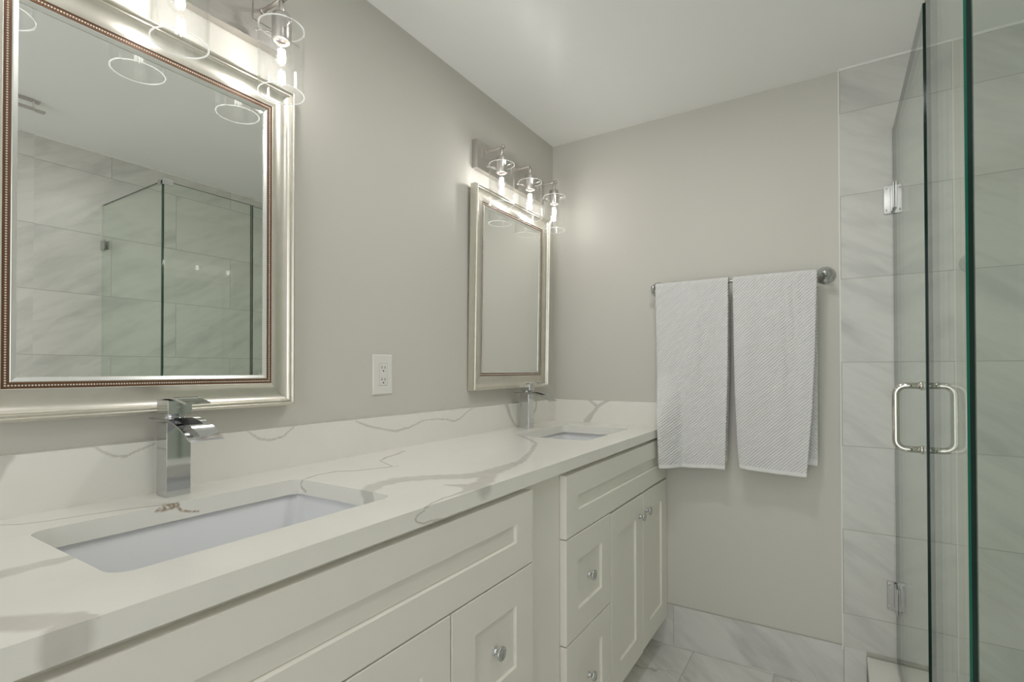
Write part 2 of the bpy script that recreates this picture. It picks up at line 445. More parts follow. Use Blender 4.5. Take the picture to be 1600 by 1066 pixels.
def rrect(x0, x1, y0, y1, r, z, n=6, step=None):
    """rounded rectangle as a loop of points"""
    pts = []
    for cx, cy, a0 in ((x1 - r, y0 + r, -90), (x1 - r, y1 - r, 0), (x0 + r, y1 - r, 90), (x0 + r, y0 + r, 180)):
        for k in range(n + 1):
            a = math.radians(a0 + 90 * k / n)
            pts.append((cx + r * math.cos(a), cy + r * math.sin(a), z))
    if step:
        out = []
        for i, p in enumerate(pts):
            q = pts[(i + 1) % len(pts)]
            d = math.dist(p, q); m = max(1, int(d / step))
            for k in range(m):
                out.append(tuple(p[j] + (q[j] - p[j]) * k / m for j in range(3)))
        return out
    return pts

# ------------------------------------------------------------------ marble veins of the quartz
def vein_weights(P, veins):
    P = np.asarray(P, float)
    wob = np.stack([np.sin(P[:, 1] * 170 + P[:, 0] * 90 + P[:, 2] * 130), np.sin(P[:, 0] * 210 + P[:, 1] * 60 + 1.3),
                    np.sin(P[:, 0] * 120 + P[:, 1] * 150 + P[:, 2] * 90 + .7)], 1)
    W = np.zeros(len(P)); T = np.zeros(len(P))
    for kind, pts in veins:
        A = np.array(pts)
        best = np.full(len(P), 0.0)
        for a, b in zip(A[:-1], A[1:]):
            d = b[:3] - a[:3]; L2 = max((d @ d), 1e-12)
            hw = (a[3] + b[3]) / 2
            Q = P + wob * min(hw, .015) * 0.12
            t = np.clip(((Q - a[:3]) @ d) / L2, 0, 1)
            D = np.linalg.norm(Q - (a[:3] + t[:, None] * d), axis=1)
            h = a[3] + (b[3] - a[3]) * t
            best = np.maximum(best, np.clip((h * 1.2 - D) / (0.4 * h), 0, 1))
        if kind == 'b': T = np.maximum(T, best)
        else: W = np.maximum(W, best * (0.62 if kind == 'm' else 0.78))
    return W, T
def set_veins(ob, veins):
    me = ob.data
    P = np.array([v.co[:] for v in me.vertices]) + np.array(ob.location)
    W, T = vein_weights(P, veins)
    for nm, arr in (('vein', W), ('tan', T)):
        a = me.attributes.new(nm, 'FLOAT', 'POINT')
        a.data.foreach_set('value', arr.astype(np.float32))

def resample(A, step):
    A = np.array(A); out = []
    for a, b in zip(A[:-1], A[1:]):
        m = max(1, int(np.linalg.norm(b[:3] - a[:3]) / step))
        for k in range(m): out.append(a + (b - a) * k / m)
    out.append(A[-1])
    return np.array(out)
# ------------------------------------------------------------------ the room
b = MB(); b.box(-0.1, 0, YB - .1, 0.1, -0.1, H + .1); struct(b, 'wall_left', M_wall)
b = MB(); b.box(0, RX + .1, 0, 0.1, -0.1, H + .1); struct(b, 'wall_far', M_wall)
b = MB(); b.box(RX, RX + .1, YB - .1, 0, -0.1, H + .1); struct(b, 'wall_right', M_tile_right)
b = MB()                                     # unseen wall behind the camera; its opening is added to let fill light in
b.box(0, .15, YB - .1, YB, -0.1, H + .1); b.box(1.6, RX, YB - .1, YB, -0.1, H + .1); b.box(.15, 1.6, YB - .1, YB, 2.08, H + .1)
struct(b, 'wall_back', M_wall)
b = MB(); b.box(0, RX, YB, 0, H, H + .1); struct(b, 'ceiling', M_ceil)
b = MB(); b.box(0, RX, YB, 0, -0.1, 0); struct(b, 'floor', M_tile_floor)
XT = 1.1785
b = MB(); b.box(XT, RX, -0.012, 0, 0.1685, H); struct(b, 'wall_shower', M_tile_far)
b = MB(); b.box(0.0, 1.2475, -0.010, 0, 0, 0.1685); struct(b, 'baseboard_far', M_tile_base)
b = MB(); b.box(XT - .0035, XT, -0.0125, 0, 0.155, H); struct(b, 'trim_1', M_caulk)
b = MB(); b.box(XT, RX, -0.017, -0.012, H - .007, H)
b.box(RX - .006, RX, YB, -.012, H - .007, H); struct(b, 'trim_2', M_caulk)

# ------------------------------------------------------------------ countertop, backsplashes, sinks
CX, CZ, CB = 0.55, 0.92, 0.888
Y0 = -2.16
HOLES = [(0.145, 0.445, -1.945, -1.4955), (0.145, 0.445, -0.605, -0.1555 - 0.02)]
def countertop():
    veins = VEINS['C'] + VEINS['F'] + [(k, [p[:3] + (p[3] * 1.35,) for p in q]) for k, q in VEINS['R'] + VEINS['S']]
    # outline, finer where veins run down the front edge
    ys = list(np.arange(Y0, -2.06, .01)) + list(np.arange(-2.06, -1.96, .003)) + list(np.arange(-1.96, -1.57, .012)) + \
        list(np.arange(-1.57, -1.40, .0016)) + list(np.arange(-1.40, -.001, .012)) + [-.001]
    outline = [(CX, y) for y in ys] + [(x, -.001) for x in np.arange(CX - .012, .012, -.012)] + \
        [(.001, y) for y in np.arange(-.001, Y0, -.012)] + [(x, Y0) for x in np.arange(.001, CX - .004, .012)]
    # small eased edge: loops of the side wall
    holes = [[p[:2] for p in rrect(*h, 0.028, 0, step=.0022)] for h in HOLES]
    pts = list(outline); edges = [(i, (i + 1) % len(outline)) for i in range(len(outline))]
    for h in holes:
        o = len(pts); pts += h
        edges += [(o + i, o + (i + 1) % len(h)) for i in range(len(h))]
    nb = len(pts)
    def inside(x, y):
        if not (.003 < x < CX - .0015 and Y0 + .003 < y < -.004): return False
        for a0, a1, c0, c1 in HOLES:
            if a0 - .0015 < x < a1 + .0015 and c0 - .0015 < y < c1 + .0015: return False
        return True
    extra = [(x, y) for x in np.arange(.02, CX, .02) for y in np.arange(Y0 + .02, 0, .02) if inside(x, y)]
    for kind, P in VEINS['C']:
        R_ = resample(P, .0026)
        T_ = np.gradient(R_[:, :2], axis=0); T_ /= np.maximum(np.linalg.norm(T_, axis=1), 1e-9)[:, None]
        for p, t in zip(R_, T_):
            n = np.array((-t[1], t[0])); h = p[3]
            ks = [0, .4, -.4, .72, -.72, .95, -.95, 1.2, -1.2, 1.5, -1.5] if h > .004 else [0, .5, -.5, .85, -.85, 1.25, -1.25, 1.7, -1.7]
            for k in ks:
                q = p[:2] + n * h * k
                if inside(*q): extra.append(tuple(q))
    # drop near duplicates
    seen = set(); ex = []
    for x, y in extra:
        k = (round(x / .0007), round(y / .0007))
        if k not in seen: seen.add(k); ex.append((x, y))
    res = geometry.delaunay_2d_cdt([Vector(p) for p in pts + ex], edges, [], 0, 1e-6)
    vs, fs = res[0], res[2]
    b = MB()
    V2 = np.array([v[:] for v in vs])
    keep = []
    hp = [np.array(h) for h in holes]
    def in_poly(c, poly):
        x, y = c; ins = False; j = len(poly) - 1
        for i in range(len(poly)):
            xi, yi = poly[i]; xj, yj = poly[j]
            if (yi > y) != (yj > y) and x < (xj - xi) * (y - yi) / (yj - yi) + xi: ins = not ins
            j = i
        return ins
    for f in fs:
        c = V2[list(f)].mean(0)
        bad = False
        for hb, hh in zip(HOLES, hp):
            if hb[0] < c[0] < hb[1] and hb[2] < c[1] < hb[3] and in_poly(c, hh): bad = True
        if not bad: keep.append(tuple(f))
    b.add([(x, y, CZ) for x, y in V2], keep)
    res2 = geometry.delaunay_2d_cdt([Vector(p) for p in pts], edges, [], 0, 1e-6)
    V3 = np.array([v[:] for v in res2[0]]); k3 = []
    for f in res2[2]:
        c = V3[list(f)].mean(0)
        if not any(hb[0] < c[0] < hb[1] and hb[2] < c[1] < hb[3] and in_poly(c, hh) for hb, hh in zip(HOLES, hp)): k3.append(tuple(f)[::-1])
    b.add([(x, y, CB) for x, y in V3], k3)
    zs = np.linspace(CZ, CB, 20)
    b.loft([[(x, y, z) for x, y in outline] for z in zs])
    for h in holes: b.loft([[(x, y, z) for x, y in h] for z in zs])
    bm = bmesh.new(); me = bpy.data.meshes.new('tmp')
    ob = b.build('countertop', M_quartz)
    bm.from_mesh(ob.data)
    bmesh.ops.remove_doubles(bm, verts=bm.verts[:], dist=1e-5)
    bmesh.ops.recalc_face_normals(bm, faces=bm.faces[:])
    bm.to_mesh(ob.data); bm.free()
    set_veins(ob, veins)
    return ob
tag(countertop(), 'long white quartz countertop with grey veins and two sink cutouts', 'countertop')

def backsplash(axis, a0, a1, veins, label):
    b = MB(); na = int((a1 - a0) / .0028); zs = np.linspace(CZ, 1.0215, 38)
    us = np.linspace(a0, a1, na)
    vs, fs = [], []
    for z in zs:
        for u in us: vs.append((.02, u, z) if axis == 1 else (u, -.02, z))
    for i in range(len(zs) - 1):
        for k in range(na - 1): fs.append((i * na + k, i * na + k + 1, (i + 1) * na + k + 1, (i + 1) * na + k))
    b.add(vs, fs)
    if axis == 1: b.box(.001, .0199, a0, a1, CZ, 1.0215)
    else: b.box(a0, a1, -.0199, -.001, CZ, 1.0215)
    # top strip that carries the vein over the edge
    ob = b.build('backsplash', M_quartz)
    set_veins(ob, veins)
    tag(ob, label, 'backsplash', 'quartz backsplashes above the countertop')
backsplash(1, Y0, -.001, VEINS['B'], 'long quartz backsplash strip with grey veins under the mirrors, behind both faucets')
backsplash(0, .0205, CX - .002, VEINS['K'], 'short quartz backsplash strip with a forked grey vein, beside the towels')

SINK = None
for (x0, x1, y0, y1), lab in zip(HOLES, ('white undermount sink basin in the near countertop cutout, under the large mirror',
                                         'white undermount sink basin in the far countertop cutout, next to the towels')):
    cx, cy = (x0 + x1) / 2, (y0 + y1) / 2
    if SINK:
        dup(SINK, (cx, cy, .73), lab); continue
    SINK = empty('undermount_sink', (cx, cy, .73), lab, 'sink', 'undermount sinks in the countertop')
    b = MB(); loops = []
    for dx, z, r in ((.028, .8875, .04), (-.004, .8875, .028), (-.006, .884, .028), (.004, .872, .03), (.007, .80, .035), (.03, .762, .05), (.06, .752, .05), (.10, .748, .04)):
        loops.append(rrect(x0 - .004 + (dx if dx > 0 and z < .887 else -.024 if z > .887 and dx > 0 else dx), x1 + .004 - (dx if dx > 0 and z < .887 else -.024 if z > .887 and dx > 0 else dx),
                           y0 - .004 + (dx if dx > 0 and z < .887 else -.024 if z > .887 and dx > 0 else dx), y1 + .004 - (dx if dx > 0 and z < .887 else -.024 if z > .887 and dx > 0 else dx), r, z, 8))
    loops.append([(cx + .02 * math.cos(a), cy + .02 * math.sin(a), .747) for a in [math.radians(-90 + 360 * (k + .5) / 36) for k in range(36)]])
    out = []
    for dx, z, r in ((.10, .736, .04), (.02, .738, .05), (-.008, .79, .04), (-.010, .876, .04), (-.024, .876, .04)):
        out.append(rrect(x0 - .004 + dx, x1 + .004 - dx, y0 - .004 + dx, y1 + .004 - dx, r, z, 8))
    b.loft(loops + out, 0, True, wrap=True)
    sub(b, 'basin', M_porc, SINK)
    b = MB(); b.lathe([(.024, 0), (.024, .003), (.019, .005), (.016, .003), (.015, .002), (.001, .004)], (cx, cy, .7475), (0, 0, 1))
    sub(b, 'drain', M_chrome, SINK, 'chrome drain')

# ------------------------------------------------------------------ vanity cabinets
XF, XC = .547, .527            # front of the doors, front of the face frame
def shaker(mb, y0, y1, z0, z1, sy, sz):
    def R_(dy, dz, x): return [(x, y0 + dy, z0 + dz), (x, y1 - dy, z0 + dz), (x, y1 - dy, z1 - dz), (x, y0 + dy, z1 - dz)]
    e = .0018
    mb.loft([R_(0, 0, XC + .0005), R_(0, 0, XF - e), R_(e * .3, e * .3, XF - e * .3), R_(e, e, XF), R_(sy, sz, XF), R_(sy + .0008, sz + .0008, XF - .0008), R_(sy + .0018, sz + .0018, XF - .0075), R_(sy + .0024, sz + .0024, XF - .0095), R_(sy + .0034, sz + .0034, XF - .0075)], cap0=True, cap1=True)
def knob(parent, y, z, x=XF):
    b = MB()
    b.lathe([(.0095, 0), (.0095, .002), (.006, .004), (.0055, .012), (.008, .015), (.0145, .0165), (.0155, .019), (.0145, .0215), (.0125, .022), (.012, .0205), (.0005, .0225)], (x, y, z), (1, 0, 0), 30)
    k = sub(b, 'knob', M_chrome, parent, 'round chrome knob')
def cabinet(label, y0, y1, fronts):
    c = empty('vanity_cabinet', ((XC + .02) / 2, (y0 + y1) / 2, 0), label, 'cabinet', 'white shaker vanity cabinets')
    b = MB()
    b.box(.0215, XC - .019, y0, y0 + .018, .1, .8865); b.box(.0215, XC - .019, y1 - .018, y1, .1, .8865)
    b.box(.0215, XC - .019, y0 + .018, y1 - .018, .1, .118); b.box(.0215, .03, y0 + .018, y1 - .018, .118, .70)
    sub(b, 'carcass', M_cab, c)
    b = MB(); b.box(XC - .019, XC, y0, y1, .1, .8875)
    sub(b, 'face_frame', M_cab, c)
    b = MB(); b.box(.44, .455, y0 + .001, y1 - .001, 0, .1)
    sub(b, 'toe_kick', M_cab, c)
    for kind, a0, a1, z0, z1, sy, sz, ks in fronts:
        b = MB(); shaker(b, a0, a1, z0, z1, sy, sz)
        d = sub(b, kind, M_cab, c)
        for ky, kz, kx in ks: knob(d, ky, kz, kx)
    return c
P_ = XF - .0077
def fr(a0, a1, z0, z1, kind='drawer', sy=.074, sz=.072): return (kind, a0, a1, z0, z1, sy, sz, [((a0 + a1) / 2, (z0 + z1) / 2, P_)])
cabinet('white shaker vanity cabinet under the far sink, two doors beside the towels', -.9665, -.0025, [
    ('false_front', -.9645, -.004, .704, .8745, .078, .064, []),
    fr(-.9645, -.6455, .418, .701), fr(-.9645, -.6455, .113, .4145),
    ('door', -.6395, -.3235, .108, .697, .076, .078, [(-.362, .622, XF)]),
    ('door', -.3205, -.004, .113, .697, .076, .078, [(-.292, .628, XF)])])
cabinet('white shaker vanity cabinet under the near sink, closest to the camera', -2.13, -.9685, [
    ('false_front', -2.112, -1.1435, .704, .8745, .072, .064, []),
    fr(-1.4475, -1.1435, .418, .701), fr(-1.4475, -1.1435, .113, .4145),
    ('door', -1.7795, -1.4515, .113, .701, .078, .076, [(-1.742, .63, XF)]),
    ('door', -2.112, -1.7825, .113, .701, .078, .076, [(-1.82, .63, XF)])])

# ------------------------------------------------------------------ waterfall faucets
FA = empty('waterfall_faucet', (.0715, -1.7125, CZ), 'square chrome waterfall faucet behind the near sink, under the large mirror', 'faucet', 'chrome waterfall faucets')
def faucet(f):
    yc = -1.7125; h = .0215
    b = MB(); b.box(.051, .0925, yc - h, yc + h, CZ, 1.062, bev=.0012)
    sub(b, 'body', M_chrome, f)
    # spout: thin plate, flat over the body then bending down in a quarter arc
    prof = [(.022, 1.0655), (.05, 1.0658), (.08, 1.0665), (.10, 1.0662)]
    for k in range(1, 15):
        t = k / 14
        prof.append((.10 + .094 * t, 1.0662 - .0328 * t ** 1.75))
    hw = .030; th = .0035
    loops = []
    for i, (x, z) in enumerate(prof):
        q0 = prof[max(i - 1, 0)]; q1 = prof[min(i + 1, len(prof) - 1)]
        t = Vector((q1[0] - q0[0], 0, q1[1] - q0[1])).normalized(); n = Vector((-t.z, 0, t.x)) * th
        a = min(1, max(0, (x - .03) / .07)); w_ = .0225 + (hw - .0225) * a * a * (3 - 2 * a)
        loops.append([(x, yc - w_, z), (x, yc + w_, z), (x + n.x, yc + w_, z + n.z), (x + n.x, yc - w_, z + n.z)])
    b = MB(); b.loft(loops, cap0=True, cap1=True)
    sp = sub(b, 'spout', M_chrome, f)
    # black inlay painting the shaded water opening in the top of the spout
    b = MB()
    ch = [i for i, (x, z) in enumerate(prof) if .102 < x < .150]
    lo = []
    for i in ch:
        x, z = prof[i]
        lo.append([(x, yc - .016, z + th * .6), (x, yc + .016, z + th * .6), (x + .0004, yc + .016, z + th + .0006), (x + .0004, yc - .016, z + th + .0006)])
    b.loft(lo, cap0=True, cap1=True)
    sub(b, 'channel_shade', M_black, sp, 'black inlay for the shaded channel')
    b = MB(); b.lathe([(.0205, 0), (.0205, .002), (.018, .0025), (.018, .0055), (.0205, .006), (.0205, .008)], (.0735, yc, 1.0685), (0, 0, 1), 32)
    sub(b, 'neck', M_chrome, f)
    b = MB(); b.box(.052, .097, yc - h, yc + h, 1.0765, 1.1045, bev=.0012)
    hd = sub(b, 'handle', M_chrome, f)
    b = MB(); lo = []
    for k in range(13):
        t = k / 12; x = .066 + .097 * t; z = 1.1045 + .0035 * math.sin(math.pi * min(1, t * 1.1)) - .0085 * max(0, t - .25) ** 1.3
        lo.append([(x, yc - h, z - .0005), (x, yc + h, z - .0005), (x, yc + h, z + .0035), (x, yc - h, z + .0035)])
    b.loft(lo, cap0=True, cap1=True)
    sub(b, 'lever', M_chrome, hd)
    b = MB(); b.lathe([(.0035, 0), (.0035, .001), (.0022, .0013), (.0018, .0005), (.0005, .0005)], (.097, yc - .002, 1.090), (1, 0, 0), 16)
    sub(b, 'set_screw', M_nickel, hd)
faucet(FA)
dup(FA, (.0715, -.3705, CZ), 'square chrome waterfall faucet behind the far sink, under the corner mirror')

# ------------------------------------------------------------------ framed mirrors
def frame_loops(w_, h_, prof):
    """prof: (inset, x). returns loops round a w x h rectangle centred on 0,0"""
    out = []
    for s, x in prof:
        a, c = w_ / 2 - s, h_ / 2 - s
        out.append([(x, -a, -c), (x, a, -c), (x, a, c), (x, -a, c)])
    return out
MW, MH = .5765, .772
MI = empty('framed_mirror', (0, -1.7107, 1.076), 'large silver framed mirror with a beaded inner band, over the near sink', 'mirror', 'silver framed mirrors above the vanity')
def mirror(r):
    oy, oz = r.location.y, r.location.z + MH / 2
    def sh(loops): return [[(p[0], p[1] + oy, p[2] + oz) for p in l] for l in loops]
    pieces = [([(0, .003), (0, .0275)], False),
              ([(0, .0275), (.0012, .0278), (.0022, .0285)], True),
              ([(.0022, .0285), (.0024, .031), (.0032, .0338), (.0048, .0352), (.0064, .0345), (.0074, .032), (.0077, .0295)], True),
              ([(.0077, .0295), (.0082, .0275)], False),
              ([(.0082, .0275), (.0105, .0278), (.012, .027)], True),
              ([(.012, .027), (.0132, .0238), (.016, .0212), (.021, .0186), (.028, .0168), (.036, .0163), (.043, .0170), (.049, .0185), (.0525, .0200)], True),
              ([(.0525, .0200), (.0535, .0206), (.0545, .0195)], True)]
    b = MB()
    for prof, smooth in pieces:
        L = sh(frame_loops(MW, MH, prof))
        for k in range(4):                      # four mitred rails with a hairline joint
            k2 = (k + 1) % 4
            rows = []
            for l in L:
                p, q = Vector(l[k]), Vector(l[k2]); d = (q - p).normalized() * .00035
                rows.append([tuple(p + d), tuple(q - d)])
            b.loft(rows, 0, smooth, close=False)
    b.loft(sh(frame_loops(MW, MH, [(0, .003), (.0545, .003)])), 0, False)
    b.loft(sh(frame_loops(MW, MH, [(.0545, .003), (.0545, .0195)])), 0, False)
    sub(b, 'frame', M_frame, r)
    b = MB()
    b.loft(sh(frame_loops(MW, MH, [(.0545, .0195), (.0548, .0182), (.0645, .0182), (.065, .0175)])), 0, False)
    # row of tiny beads
    a, c = MW / 2 - .0597, MH / 2 - .0597
    pitch = .0042; spots = []
    ny, nz = int(2 * a / pitch), int(2 * c / pitch)
    for i in range(ny + 1):
        for sg in (-1, 1): spots.append((-a + 2 * a * i / ny, sg * c))
    for i in range(1, nz):
        for sg in (-1, 1): spots.append((sg * a, -c + 2 * c * i / nz))
    rr = .00165
    for y, z in spots:
        y += oy; z += oz; x = .0184
        vs = [(x + rr * 1.1, y, z)] + [(x + rr * .6, y + rr * .75 * math.cos(q), z + rr * .75 * math.sin(q)) for q in [k * math.pi / 3 for k in range(6)]] + \
             [(x - rr * .2, y + rr * math.cos(q), z + rr * math.sin(q)) for q in [k * math.pi / 3 for k in range(6)]]
        fs = [(0, 1 + k, 1 + (k + 1) % 6) for k in range(6)] + [(1 + k, 7 + k, 7 + (k + 1) % 6, 1 + (k + 1) % 6) for k in range(6)]
        b.add(vs, fs, 1, True)
    sub(b, 'beaded_trim', [M_bronze, M_bead], r, 'bronze band with tiny pearl beads')
    b = MB()
    b.loft(sh(frame_loops(MW, MH, [(.065, .0175), (.0662, .0185), (.0672, .0183), (.0735, .0155), (.0738, .0135)])), 0, False)
    sub(b, 'inner_liner', M_liner, r)
    b = MB()
    L = sh(frame_loops(MW, MH, [(.0725, .01325), (.0725, .01395), (.0945, .01412)]))
    b.loft(L, 0, False, cap0=True, cap1=True)
    sub(b, 'mirror_glass', M_mirror, r, 'mirror glass with a sloped rim')
mirror(MI)
dup(MI, (0.0, -.3975, 1.0845), 'silver framed mirror over the far sink, in the room corner', rot=(0, math.radians(1.05), 0))

# ------------------------------------------------------------------ vanity lights
def vanity_light(r, yc, zoff=0.0):
    LX = .102
    b = MB(); b.box(.001, .025, yc - .262, yc + .262, 1.928 + zoff, 2.037 + zoff, bev=.0012)
    sub(b, 'backplate', M_nickel, r, 'brushed nickel backplate')
    for dy in (-.2115, 0, .2115):
        y = yc + dy; za = 2.003 + zoff
        b = MB(); b.box(.025, .0275, y - .022, y + .022, za - .028, za + .022, bev=.0008)
        b.cyl((.0275, y, za), (.034, y, za), .0075)
        b.cyl((.030, y, za), (LX + .006, y, za), .0048)
        b.lathe([(.0062, 0), (.0075, .002), (.0085, .005), (.0075, .008), (.003, .0095)], (LX + .005, y, za), (1, 0, 0), 18)
        b.cyl((LX, y, za), (LX, y, 1.965 + zoff), .0062)
        arm = sub(b, 'arm', M_nickel, r)
        b = MB()
        b.lathe([(.006, .062), (.0195, .0605), (.0205, .058), (.0205, .002), (.0195, 0), (.0165, 0), (.0165, .05)], (LX, y, 1.905 + zoff), (0, 0, 1), 32, cap=False)
        so = sub(b, 'socket', M_nickel, arm, 'brushed nickel lamp socket')
        b = MB()
        b.lathe([(.0165, .001), (.0165, .005), (.012, .005), (.012, .001)], (LX, y, 1.905 + zoff), (0, 0, 1), 24, 0, cap=False)
        for q in (40, 160, 280):
            a = math.radians(q)
            b.box(LX + .0115 * math.cos(a) - .0025, LX + .0115 * math.cos(a) + .0025, y + .0115 * math.sin(a) - .0025, y + .0115 * math.sin(a) + .0025, 1.9045 + zoff, 1.908 + zoff, 1)
        sub(b, 'socket_ring', [M_porc, M_copper], so)
        for q in (-15, 105, 225):
            a = math.radians(q); d = Vector((math.cos(a), math.sin(a), 0)); p = Vector((LX, y, 1.926 + zoff))
            b = MB()
            b.cyl(p + d * .0205, p + d * .056, .0016, 10)
            b.cyl(p + d * .051, p + d * .0545, .0036, 12)
            sub(b, 'thumb_screw', M_nickel, so)
        # clear cylinder shade, open at both ends
        z0, z1, ro, ri = 1.786 + zoff, 1.938 + zoff, .0489, .0459
        b = MB(); n = 64
        def ring(rad, z): return [(LX + rad * math.cos(2 * math.pi * k / n), y + rad * math.sin(2 * math.pi * k / n), z) for k in range(n)]
        e = .0016
        b.loft([ring(ro, z0 + e), ring(ro, z1 - e)], 0, True)
        b.loft([ring(ri, z0 + e), ring(ri, z1 - e)], 0, True)
        b.loft([ring(ro, z0 + e), ring(ro, z0 + .0006), ring((ro + ri) / 2, z0), ring(ri, z0 + .0006), ring(ri, z0 + e)], 1, True)
        b.loft([ring(ro, z1 - e), ring(ro, z1 - .0006), ring((ro + ri) / 2, z1), ring(ri, z1 - .0006), ring(ri, z1 - e)], 1, True)
        sub(b, 'glass_shade', [M_shade, M_rim], arm, 'clear glass cylinder shade')
        b = MB()
        b.lathe([(.0115, .0), (.012, -.006), (.0165, -.017), (.0218, -.029), (.0226, -.038), (.0205, -.048), (.0145, -.0555), (.007, -.0595), (.0005, -.0605)], (LX, y, 1.906 + zoff), (0, 0, 1), 32, cap=False)
        bu = sub(b, 'bulb', M_bulb, so, 'clear filament bulb')
        b = MB()
        for q in range(4):
            a = math.radians(45 + 90 * q)
            b.cyl((LX + .0052 * math.cos(a), y + .0052 * math.sin(a), 1.888 + zoff), (LX + .0068 * math.cos(a), y + .0068 * math.sin(a), 1.859 + zoff), .0021, 8)
        sub(b, 'filament', M_fil, bu, 'glowing filament strips')
        b = MB()
        b.cyl((LX, y, 1.906 + zoff), (LX, y, 1.888 + zoff), .0032, 10)
        sub(b, 'filament_stem', M_bulb, bu)
VL = empty('vanity_light', (0, -1.7185, 1.98), 'three-shade brushed nickel wall light above the near mirror, cut by the top of the picture', 'wall lamp', 'wall lights above the mirrors')
vanity_light(VL, -1.7185)
dup(VL, (0, -.3925, 1.977), 'three-shade brushed nickel wall light above the far mirror, in the room corner')

# ------------------------------------------------------------------ outlet
b0 = empty('wall_outlet', (0, -1.107, 1.148), 'white double power outlet on the wall between the two mirrors', 'outlet')
b = MB()
def R_(dy, dz, x): return [(x, -1.107 - .0395 + dy, 1.148 - .0605 + dz), (x, -1.107 + .0395 - dy, 1.148 - .0605 + dz), (x, -1.107 + .0395 - dy, 1.148 + .0605 - dz), (x, -1.107 - .0395 + dy, 1.148 + .0605 - dz)]
b.loft([R_(0, 0, .0005), R_(0, 0, .002), R_(.003, .003, .0055), R_(.023, .027, .006), R_(.0235, .0275, .004)], cap0=True, cap1=True)
sub(b, 'cover_plate', M_plastic, b0)
b = MB(); b.box(.004, .0068, -1.107 - .0155, -1.107 + .0155, 1.148 - .0325, 1.148 + .0325, bev=.0006)
rec = sub(b, 'receptacle', M_plastic, b0)
for dz in (.0195, -.0165):
    b = MB()
    for dy, hh in ((-.0062, .0042), (.0062, .0036)):
        b.box(.0062, .0071, -1.107 + dy - .0009, -1.107 + dy + .0009, 1.148 + dz - hh + .002, 1.148 + dz + hh + .002)
    b.cyl((.0062, -1.107, 1.148 + dz - .0085), (.0071, -1.107, 1.148 + dz - .0085), .0024, 12)
    sub(b, 'socket_slots', M_black, rec, 'dark plug slots')

# ------------------------------------------------------------------ towel bar and towels
TBZ, TBY = 1.5075, -.07
tb = empty('towel_bar', (.825, 0, TBZ), 'chrome towel bar with round stepped ends on the far wall', 'towel bar')
b = MB(); b.cyl((.512, TBY, TBZ), (1.138, TBY, TBZ), .008, 18)
sub(b, 'bar', M_chrome, tb)
for x in (.514, 1.1325):
    b = MB()
    b.lathe([(.0315, .0), (.0325, .003), (.031, .006), (.0275, .0075), (.027, .010), (.024, .0125), (.020, .014), (.0165, .016), (.0105, .021), (.0085, .03), (.0085, .050), (.0098, .058), (.0102, .066), (.0102, .074), (.0088, .080), (.005, .083), (.0005, .084)], (x, -.0002, TBZ), (0, -1, 0), 36)
    sub(b, 'post', M_chrome, tb, 'round chrome post and wall flange')

